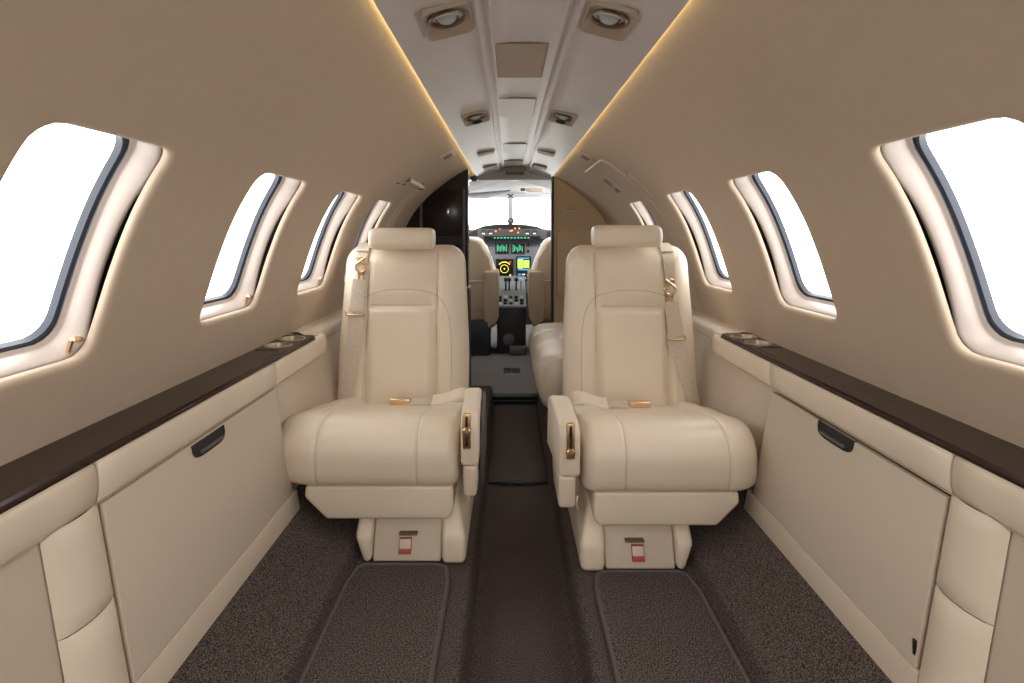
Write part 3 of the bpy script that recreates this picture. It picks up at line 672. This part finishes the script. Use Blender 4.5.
# ------------------------------------------------------------ forward cabinet, bulkhead, cockpit door frame
def arch(x0, x1, zlo, n=26, inset=0.0, sidex=1):
    """polygon between x0 and x1 (positive), below the liner"""
    P = []
    for k in range(n + 1):
        x = lerp(x0, x1, k / n)
        best = None
        if x < .222: z = .352
        else:
            vq = vx(min(x, .6995)) ; z = pv(vq)[0].y
        P.append((sidex * x, z - inset))
    return P
liner_x = .699
t = thing('refreshment_cabinet', (-.45, 3.0, -.90), 'tall glossy near-black wood cabinet forward of the left seat', 'cabinet')
up = [(-.250, -.30), (-.250, .335)] + arch(.262, .645, 0, sidex=-1) + [(-.66, -.30)]
b = MB(); b.prism(up, 'y', 2.88, 2.97, .0); b.build('upper_body', 'ebony', t, 30)
b = MB(); b.box(-.66, -.240, 2.82, 2.97, -.84, -.305, .006, 2); b.build('lower_body', 'dash', t)
b = MB(); b.box(-.665, -.234, 2.805, 2.975, -.305, -.290, .004, 2); b.build('countertop', 'grey', t)
b = MB(); b.box(-.480, -.275, 2.870, 2.882, -.02, .225, .004, 2); dr = b.build('door', 'ebony', t)
b = MB(); b.box(-.362, -.348, 2.862, 2.872, .092, .125, .003, 2); b.build('door_latch', 'chrome', dr, label='small pale latch')
b = MB(); b.box(-.480, -.275, 2.872, 2.882, -.28, -.04, .002); b.build('rack_opening', 'black', t)
for k in range(4):
    b = MB(); x = -.455 + k * .05; b.lathe((x, 2.858, -.28), (0, 0, 1), [(.016, 0), (.016, .20), (.012, .215), (0, .216)], 14); b.build('glass_tube', 'ebony', t)
for x in (-.272, -.500):
    b = MB(); b.box(x - .006, x + .006, 2.866, 2.882, -.29, .23, .003); b.build('mullion', 'grey', t)
b = MB(); b.box(-.262, -.225, 3.25, 3.36, .310, .345, .004); b.build('curtain_bracket', 'dash', t)

t = thing('partition', (.45, 3.35, -.84), 'beige forward bulkhead on the right with a dark edge, placard and pocket', 'partition')
poly = [(.243, -.84), (.243, .342)] + arch(.25, .69, 0, inset=-.004) + [(.69, -.84)]
b = MB(); b.prism(poly, 'y', 3.335, 3.365); b.build('board', 'bulk', t, 30)
b = MB(); b.box(.228, .243, 3.31, 3.38, -.84, .345, .003); b.build('edge_trim', 'dash', t, label='black edge trim')
b = MB(); b.box(.312, .398, 3.328, 3.336, .127, .153, .002); pl = b.build('placard', 'label', t)
b = MB()
for k in range(6): b.box(.324 + k * .0105, .331 + k * .0105, 3.3268, 3.329, .1365, .1435)
b.build('placard_text', 'tan', pl)
b = MB(); b.tube([(.376 + .007 * math.cos(q), 3.331, .070 + .030 * math.sin(q)) for q in [2 * math.pi * k / 20 for k in range(20)]], .003, 6, closed=True); b.build('coat_hook', 'gold', t)
b = MB(); b.box(.268, .60, 3.318, 3.336, -.40, .005, .006, 3); b.build('pocket', 'bulk', t)
b = MB(); b.tube([(.272, 3.316, -.36), (.272, 3.316, -.01), (.28, 3.316, .002), (.58, 3.316, .002)], .003, 6); b.build('pocket_piping', 'leather', t)
# header frame to the cockpit
b = MB(); b.box(-.31, .25, 3.335, 3.36, .322, .46, .002); struct(b.build('trim_10', 'head'))
b = MB(); b.box(-.86, -.312, 3.337, 3.358, -.97, .46); struct(b.build('trim_13', 'head'))  # ring wall added to close a light leak at the cockpit joint
b = MB(); b.box(.692, .86, 3.337, 3.358, -.97, .46); b.box(.25, .692, 3.366, 3.372, -.1, .46); struct(b.build('trim_14', 'head'))  # right half of the ring added against the light leak

# ------------------------------------------------------------ cockpit shell
def cprof(y):
    k = (y - YF) / 1.3; zc = -.33; R = lerp(.70, .60, k)
    P = []
    for q in [math.pi * (.0 + 1.0 * j / 36) for j in range(37)]:
        x = R * math.cos(q); z = zc + R * math.sin(q)
        P.append((x, y, min(z, lerp(.36, .315, k))))
    return P
b = MB(); b.grid([cprof(lerp(3.352, 3.72, k / 3)) for k in range(4)])
b.grid([[(x, y, z) for x, z in ((-.47, lerp(.33, .29, k)), (-.38, lerp(.35, .31, k)), (0, lerp(.352, .316, k)), (.38, lerp(.35, .31, k)), (.47, lerp(.33, .29, k)))] for k, y in ((0, 3.70), (.5, 4.08), (1, 4.45))])
b.grid([[(x, lerp(3.352, 4.9, k), z) for x, z in ((s * .66, -.03), (s * .69, -.33), (s * .66, -.95))] for k in (0, 1) for s in (1,)]); b.grid([[(x, lerp(3.352, 4.9, k), z) for x, z in ((-.66, -.03), (-.69, -.33), (-.66, -.95))] for k in (0, 1)])
struct(b.build('wall_cockpit', 'head', ang=40))
b = MB(); b.box(-.7, .7, 4.9, 4.95, -.95, .02); struct(b.build('trim_11', 'dash'))
# windscreen
w1 = struct(thing('window_15', (0, 4.6, .15), 'x', 'x')); del w1['label']; del w1['category']
b = MB(); b.box(-.040, .000, 4.44, 4.88, .0, .325, .006, 2, lambda x, y, z: (x, lerp(4.9, 4.45, sstep(0, .32, z)) + (y - 4.66) * .06, z)); b.build('centre_post', 'head', w1)
b = MB(); b.box(-.50, .50, 4.43, 4.47, .280, .318, .01); b.build('header', 'head', w1)
for s in (1, -1):
    b = MB(); b.add([(s * .022 - .02, 4.9, .0), (s * .58, 4.80, .0), (s * .56, 4.40, .30), (s * .022 - .02, 4.45, .30)], [(0, 1, 2, 3)]); b.build('pane', 'glass', w1)
area('windscreen_portal', (0, 4.9, .18), (math.radians(-90 - 50 + 180), 0, 0), 1.2, .5, 1, portal=True).rotation_euler = (math.radians(-60), 0, 0)
t = thing('sun_visor', (-.3, 4.2, .30), 'grey folded sun visor at the top left of the windscreen', 'visor', 'sun visors')
b = MB(); b.prism([(-.34, 3.75), (-.02, 3.95), (-.20, 4.2), (-.40, 4.2)], 'z', .300, .308, .003); b.v = [(x, y, z - (.04 if x < -.15 else 0)) for x, y, z in b.v]; b.build('visor_blade', 'grey', t)
b = MB(); b.tube([(-.34, 4.3, .31), (-.1, 4.3, .31)], .006, 6); b.build('visor_rod', 'chrome', t)
t = thing('sun_visor', (.25, 4.0, .30), 'cream rolled visor bracket at the top right of the windscreen', 'visor', 'sun visors')
b = MB(); b.box(.09, .22, 3.85, 3.99, .285, .315, .01, 3); b.build('visor_blade', 'leather', t)
b = MB(); b.box(.05, .085, 3.85, 3.92, .292, .315, .008, 2); b.build('visor_clamp', 'bronze', t)
t = thing('compass', (0, 4.35, .09), 'small black magnetic compass on top of the glareshield', 'compass')
b = MB(); b.lathe((-.018, 4.30, .088), (0, -1, 0), [(.0, -.02), (.022, -.015), (.026, 0), (.022, .014), (.014, .016), (0, .016)], 18); b.build('compass_body', 'dash', t)
b = MB(); b.lathe((-.018, 4.284, .088), (0, -1, 0), [(.013, 0), (.010, .003), (0, .003)], 14); b.build('compass_face', 'gpanel', t)
b = MB(); b.box(-.026, -.010, 4.30, 4.33, .055, .075, .003); b.build('compass_foot', 'dash', t)
t = thing('post_bracket', (.008, 4.42, .29), 'dark blue cross-shaped bracket at the top of the windscreen post', 'bracket')
b = MB(); b.tube([(-.041, 4.40, .310), (.002, 4.40, .275)], .006, 6); b.tube([(.002, 4.40, .310), (-.041, 4.40, .275)], .006, 6); b.build('cross_arms', 'seal', t)

# ------------------------------------------------------------ instrument panel  (plane y = YP)
YP = 4.15; sp = 540 / YP
def px(u, v): return ((u - 509) / sp - .032, (232 - v) / sp)
def rectp(m, u0, v0, u1, v1, y0, y1, bev=0.0):
    x0, z1 = px(u0, v0); x1, z0 = px(u1, v1); m.box(x0, x1, y0, y1, z0, z1, bev); return m
t = thing('instrument_panel', (0, YP, -.5), 'cockpit instrument panel with green and yellow displays under a black glareshield', 'instrument panel')
b = MB(); top = [(px(u, v)[0], px(u, v)[1]) for u, v in ((430, 246), (458, 240), (474, 230), (484, 226), (495, 224.6), (509, 224.3), (525, 224.8), (536, 226.5), (548, 231), (560, 240), (590, 246))]
bot = [(px(590, 255)), (px(545, 243)), (px(474, 243)), (px(430, 255))]
b.prism(top + bot, 'y', YP - .06, YP + .34, .004); b.build('glareshield', 'dash', t)
b = rectp(MB(), 478, 229, 546, 239, YP - .072, YP - .055, .004); ann = b.build('annunciator_panel', 'grey', t)
for u, v, m in ((500, 228.5, 's_red'), (496, 230.8, 's_or'), (510.5, 230.5, 's_or'), (515, 228, 's_or'), (519, 228, 's_or'), (518, 232, 's_or'), (512, 230, 's_or')):
    b = rectp(MB(), u - .8, v - .2, u + .8, v + 1.2, YP - .076, YP - .07); b.build('warning_lamp', m, ann)
for u in (484, 491, 527, 534):
    b = MB(); x, z = px(u, 232.5); b.lathe((x, YP - .068, z), (0, -1, 0), [(.018, 0), (.018, .006), (.015, .006), (.014, .003), (0, .003)], 16); g = b.build('standby_gauge', 'screen', ann)
    b = MB(); b.box(x - .012, x + .012, YP - .0745, YP - .0705, z - .013, z - .004); b.build('gauge_scale', 's_wh', ann)
b = rectp(MB(), 484, 236.2, 540, 239.2, YP - .075, YP - .070); rd = b.build('radio_strip', 'screen', ann)
b = MB()
for k in range(11): rectp(b, 494 + k * 3.3, 237, 496 + k * 3.3, 238.4, YP - .0765, YP - .0745)
b.build('readout', 's_green', rd)
b = rectp(MB(), 440, 241, 580, 292, YP - .03, YP + .02, .004); face = b.build('panel_face', 'gpanel', t)
def screen(u0, v0, u1, v1):
    b = rectp(MB(), u0 - 1, v0 - 1, u1 + 1, v1 + 1, YP - .038, YP - .028, .002); bz = b.build('display', 'dash', t)
    b = rectp(MB(), u0, v0, u1, v1, YP - .0395, YP - .037); b.build('glass', 'screen', bz); return bz
def marks(par, m, rects, nm='readout'):
    b = MB()
    for r in rects: rectp(b, *r, YP - .0412, YP - .0390)
    b.build(nm, m, par)
s1 = screen(496.5, 243.5, 508, 252.5)
marks(s1, 's_green', [(497 + k * 1.5, 244 + (k * 7 % 3), 497.9 + k * 1.5, 251.5 - (k * 5 % 2)) for k in range(7)])
s2 = screen(512, 243.5, 523.5, 252.5)
marks(s2, 's_green', [(512.6 + k * 1.5, 244.2 + (k * 5 % 4), 513.5 + k * 1.5, 252 - (k * 7 % 3)) for k in range(7)])
s3 = screen(497, 259.5, 512.5, 278.5)
b = MB(); xc_, zc_ = px(504.5, 268.5)
b.tube([(xc_ + .030 * math.cos(q), YP - .041, zc_ + .030 * math.sin(q)) for q in [2 * math.pi * k / 24 for k in range(24)]], .0022, 6, closed=True)
b.tube([(xc_ + .052 * math.cos(q), YP - .041, zc_ + .052 * math.sin(q)) for q in [math.pi * (.22 + .56 * k / 12) for k in range(13)]], .004, 6)
b.lathe((xc_, YP - .0395, zc_), (0, -1, 0), [(.006, 0), (.006, .002), (0, .002)], 10); b.build('compass_rose', 's_yel', s3)
marks(s3, 's_yel', [(498, 276.3, 511, 277.3), (509.5, 274, 511, 277.3)])
marks(s3, 's_red', [(509.5, 261, 511, 262.5)])
s4 = screen(517, 257, 530, 270.5)
marks(s4, 's_lime', [(517.6, 259, 523, 268), (523.4, 260, 529, 267.5)])
marks(s4, 's_blue', [(517.6, 257.4, 529, 258.6), (518, 268.6, 528, 270)])
s5 = screen(517, 272.5, 530, 279.5)
marks(s5, 's_blue', [(517.8, 273.2, 521, 275), (522.5, 276.5, 526, 278.8), (518, 277, 520.5, 278.6)]); marks(s5, 's_wh', [(522, 273.4, 525, 274.6), (527, 274, 529, 276)])
for (u, v) in ((487, 246), (487, 256), (487, 266), (528, 245), (528, 251), (493, 283), (516, 283), (523, 284), (498, 284)):
    b = MB(); x, z = px(u, v); b.lathe((x, YP - .030, z), (0, -1, 0), [(.011, 0), (.011, .010), (.008, .014), (0, .014)], 14); b.build('knob', 'dash', t)
t = thing('centre_console', (0, 3.95, -.84), 'black cockpit centre console topped with grey throttle controls', 'console')
b = MB(); b.box(-.115, .085, 3.72, 4.12, -.84, -.50, .008, 2); b.build('console_body', 'dash', t)
b = MB(); b.prism([(3.70, -.505), (3.80, -.485), (4.12, -.33), (4.12, -.52), (3.70, -.52)], 'x', -.118, .088, .004); top_ = b.build('console_top', 'gpanel', t)
for i in range(3):
    for j in range(5):
        x = -.095 + j * .038; y = 3.735 + i * .04
        b = MB(); zz = -.500 + .016 * i + (.0 if i < 1 else .003); b.box(x - .012, x + .012, y - .010, y + .010, zz - .006, zz + .014, .003); b.build('switch', 'white' if (i + j) % 3 == 0 else 'dash', top_)
for x, m in ((-.055, 'dash'), (-.030, 'dash'), (.02, 'dash'), (.055, 'white')):
    b = MB(); b.tube([(x, 3.93, -.43), (x, 3.90, -.345)], .006, 8); b.lathe((x, 3.90, -.345), (0, 0, 1), [(0, -.014), (.014, -.010), (.015, .004), (.010, .014), (0, .016)], 12); b.build('throttle_lever', m, t)
b = MB(); b.lathe((-.035, 3.718, -.74), (0, -1, 0), [(.04, 0), (.04, .004), (.034, .006), (0, .006)], 20); b.build('speaker_grille', 'grey', t)
b = MB(); b.box(-.03, .08, 3.66, 3.72, -.83, -.78, .006); b.build('foot_plate', 'grey', t)
t = thing('floor_vent', (0, 3.2, -.84), 'small dark double floor vent before the cockpit', 'vent')
for k in (0, 1):
    b = MB(); b.box(-.065 + k * .052, -.017 + k * .052, 3.22, 3.32, -.841, -.836, .001); b.build('vent_grille', 'dash', t)

# ------------------------------------------------------------ pilot seats
def pilot(side):
    nm = 'left' if side < 0 else 'right'
    t = thing('pilot_seat', (side * .34, 3.8, -.84), 'beige cockpit seat with white sheepskin edge on the %s side' % nm, 'seat', 'pilot seats in the cockpit')
    def P(u, v, s_=146.): return ((u - 509) / s_ - .032, (232 - v) / s_)
    def part(mb, name, m, par=t, ang=50): return mb.mirror(side).build(name, m, par, ang)
    out = [(.60, -.66), (.60, -.12), (.56, -.055), (.48, -.045), (.32, -.045), (.250, -.053), (.215, -.085), (.172, -.18), (.142, -.27), (.134, -.36), (.134, -.66)]
    b = MB(); b.prism(out, 'y', 3.70, 3.80, .022, 4); bk = part(b, 'backrest', 'tanleather')
    b = MB(); fl_ = [(.60, -.55), (.60, -.10), (.56, -.042), (.47, -.034), (.31, -.034), (.235, -.042), (.198, -.080), (.155, -.18), (.124, -.27), (.120, -.35), (.120, -.55)]
    b.prism(fl_, 'y', 3.812, 3.865, .020, 3); b.v = [(x + random.uniform(-.004, .004), y, z + random.uniform(-.004, .004)) for x, y, z in b.v]; part(b, 'sheepskin_cover', 'fleece')
    b = MB(); b.prism([(.102, -.28), (.112, -.265), (.195, -.265), (.205, -.28), (.205, -.60), (.176, -.66), (.120, -.62), (.102, -.58)], 'y', 3.66, 3.95, .014, 4); part(b, 'armrest', 'tanleather')
    b = MB(); b.box(.20, .56, 3.685, 3.705, -.54, -.33, .010, 3); pk = part(b, 'map_pocket', 'tanleather', bk)
    b = MB(); b.tube([(.20, 3.684, -.335), (.38, 3.680, -.345), (.56, 3.684, -.335)], .005, 6); part(b, 'pocket_hem', 'stitch', pk)
    b = MB(); b.box(.12, .58, 3.72, 4.12, -.66, -.54, .03, 4); part(b, 'seat_cushion', 'leather')
    b = MB(); b.box(.165, .52, 3.66, 4.0, -.84, -.60, .01, 2); part(b, 'seat_pedestal', 'dash')
pilot(-1); pilot(1)

# ------------------------------------------------------------ signs, handle
def wall_sign(side, y, x0, x1, label, kind):
    t = thing('sign', W(side, y, vx((x0 + x1) / 2), 0), label, 'sign')
    v0, v1 = vx(x0), vx(x1)
    def slab(ya, yb, va, vb, o0, o1, m, nm, par=t, lb=None):
        b = MB(); R = []
        for (dy, of) in ((0, o0), (0, o1)): R.append([W(side, u, v, -of) for u, v in rr_loop((ya + yb) / 2, (va + vb) / 2, (yb - ya) / 2, (vb - va) / 2, .003, 4, 4)])
        b.grid(R, cv=True); b.add(R[1], [tuple(range(len(R[1])))]); return b.build(nm, m, par, 30, lb)
    hL = .045
    slab(y - hL, y + hL, v0, v1, -.002, .010, 'signgrey', 'housing')
    if kind == 'full':
        slab(y - hL + .006, y + hL - .006, v0 + .006, lerp(v0, v1, .97), .010, .0115, 'lens', 'face')
        slab(y - hL + .010, y + hL - .010, lerp(v0, v1, .15), lerp(v0, v1, .52), .0115, .0125, 'signred', 'red_symbol')
        slab(y - hL + .014, y + hL - .014, lerp(v0, v1, .60), lerp(v0, v1, .90), .0115, .0122, 'grey', 'dark_symbol')
    else:
        slab(y - hL + .012, y + hL - .012, lerp(v0, v1, .25), lerp(v0, v1, .85), .010, .0112, 'signred', 'red_symbol')
wall_sign(1, 2.40, .385, .470, 'larger red and white sign on the right wall beside the hatch outline', 'full')
wall_sign(1, 2.25, .262, .315, 'small white sign with red symbol near the right ceiling edge', 'small')
wall_sign(-1, 2.22, .255, .315, 'small white and red sign near the left ceiling edge', 'small')
t = thing('grab_handle', W(-1, 2.48, vx(.46), 0), 'pale grab handle on the left frame ahead of the last window', 'handle')
b = MB(); b.box(-.448, -.420, 2.16, 2.46, .196, .214, .006, 3); b.build('grip', 'panel', t)
b = MB(); b.box(-.446, -.420, 2.45, 2.49, .192, .232, .005, 2); b.build('bracket', 'bronze', t)
b = MB(); b.box(-.446, -.424, 2.15, 2.17, .200, .225, .004, 2); b.build('bracket', 'bronze', t)
for y, xx in ((2.08, .463), (2.18, .458)):
    t = thing('wall_slot', W(-1, y, vx(xx), 0), 'small dark slot in the left frame, %s of the pair' % ('nearer' if y < 2.1 else 'farther'), 'slot', 'dark slots in the left frame')
    b = MB(); v = vx(xx); b.add([W(-1, y - .02, v - .004, -.002), W(-1, y + .02, v - .010, -.002), W(-1, y + .02, v - .002, -.002), W(-1, y - .02, v + .004, -.002)], [(0, 1, 2, 3)]); b.build('slot', 'black', t)

# ------------------------------------------------------------ aft end wall; added fill lights in cockpit and behind the viewer
b = MB(); b.box(-.85, .85, YA - .03, YA, -1.0, .46); struct(b.build('wall_aft', 'panel'))

t = thing('cockpit_fill_light', (0, 3.95, .33), 'round fill light added under the cockpit headliner', 'light')
b = MB(); b.lathe((0, 3.62, .358), (0, 0, -1), [(.05, 0), (.05, .008), (.042, .012), (0, .012)], 24); b.build('fill_lens', 'white', t)
l = area('cockpit_fill_lamp', (0, 3.62, .335), (math.radians(-12), 0, 0), .25, .12, 1.2, (1, .97, .92)); l.parent = t; l.location = (0, -.33, .005)  # fill added to brighten the cockpit and bulkhead, no known fixture there
t = thing('aft_fill_light', (0, -.45, .36), 'large fill light added under the aft cabin ceiling', 'light')
b = MB(); b.box(-.15, .15, -1.0, .05, .352, .366, .006, 3); b.build('fill_frame', 'white', t)
l = area('aft_fill_lamp', (0, -.475, .345), (math.radians(22), 0, 0), .26, .9, 15, (1, .95, .89)); l.parent = t; l.location = (0, -.025, -.015)  # unseen fill added behind the viewer to light the seats from the front
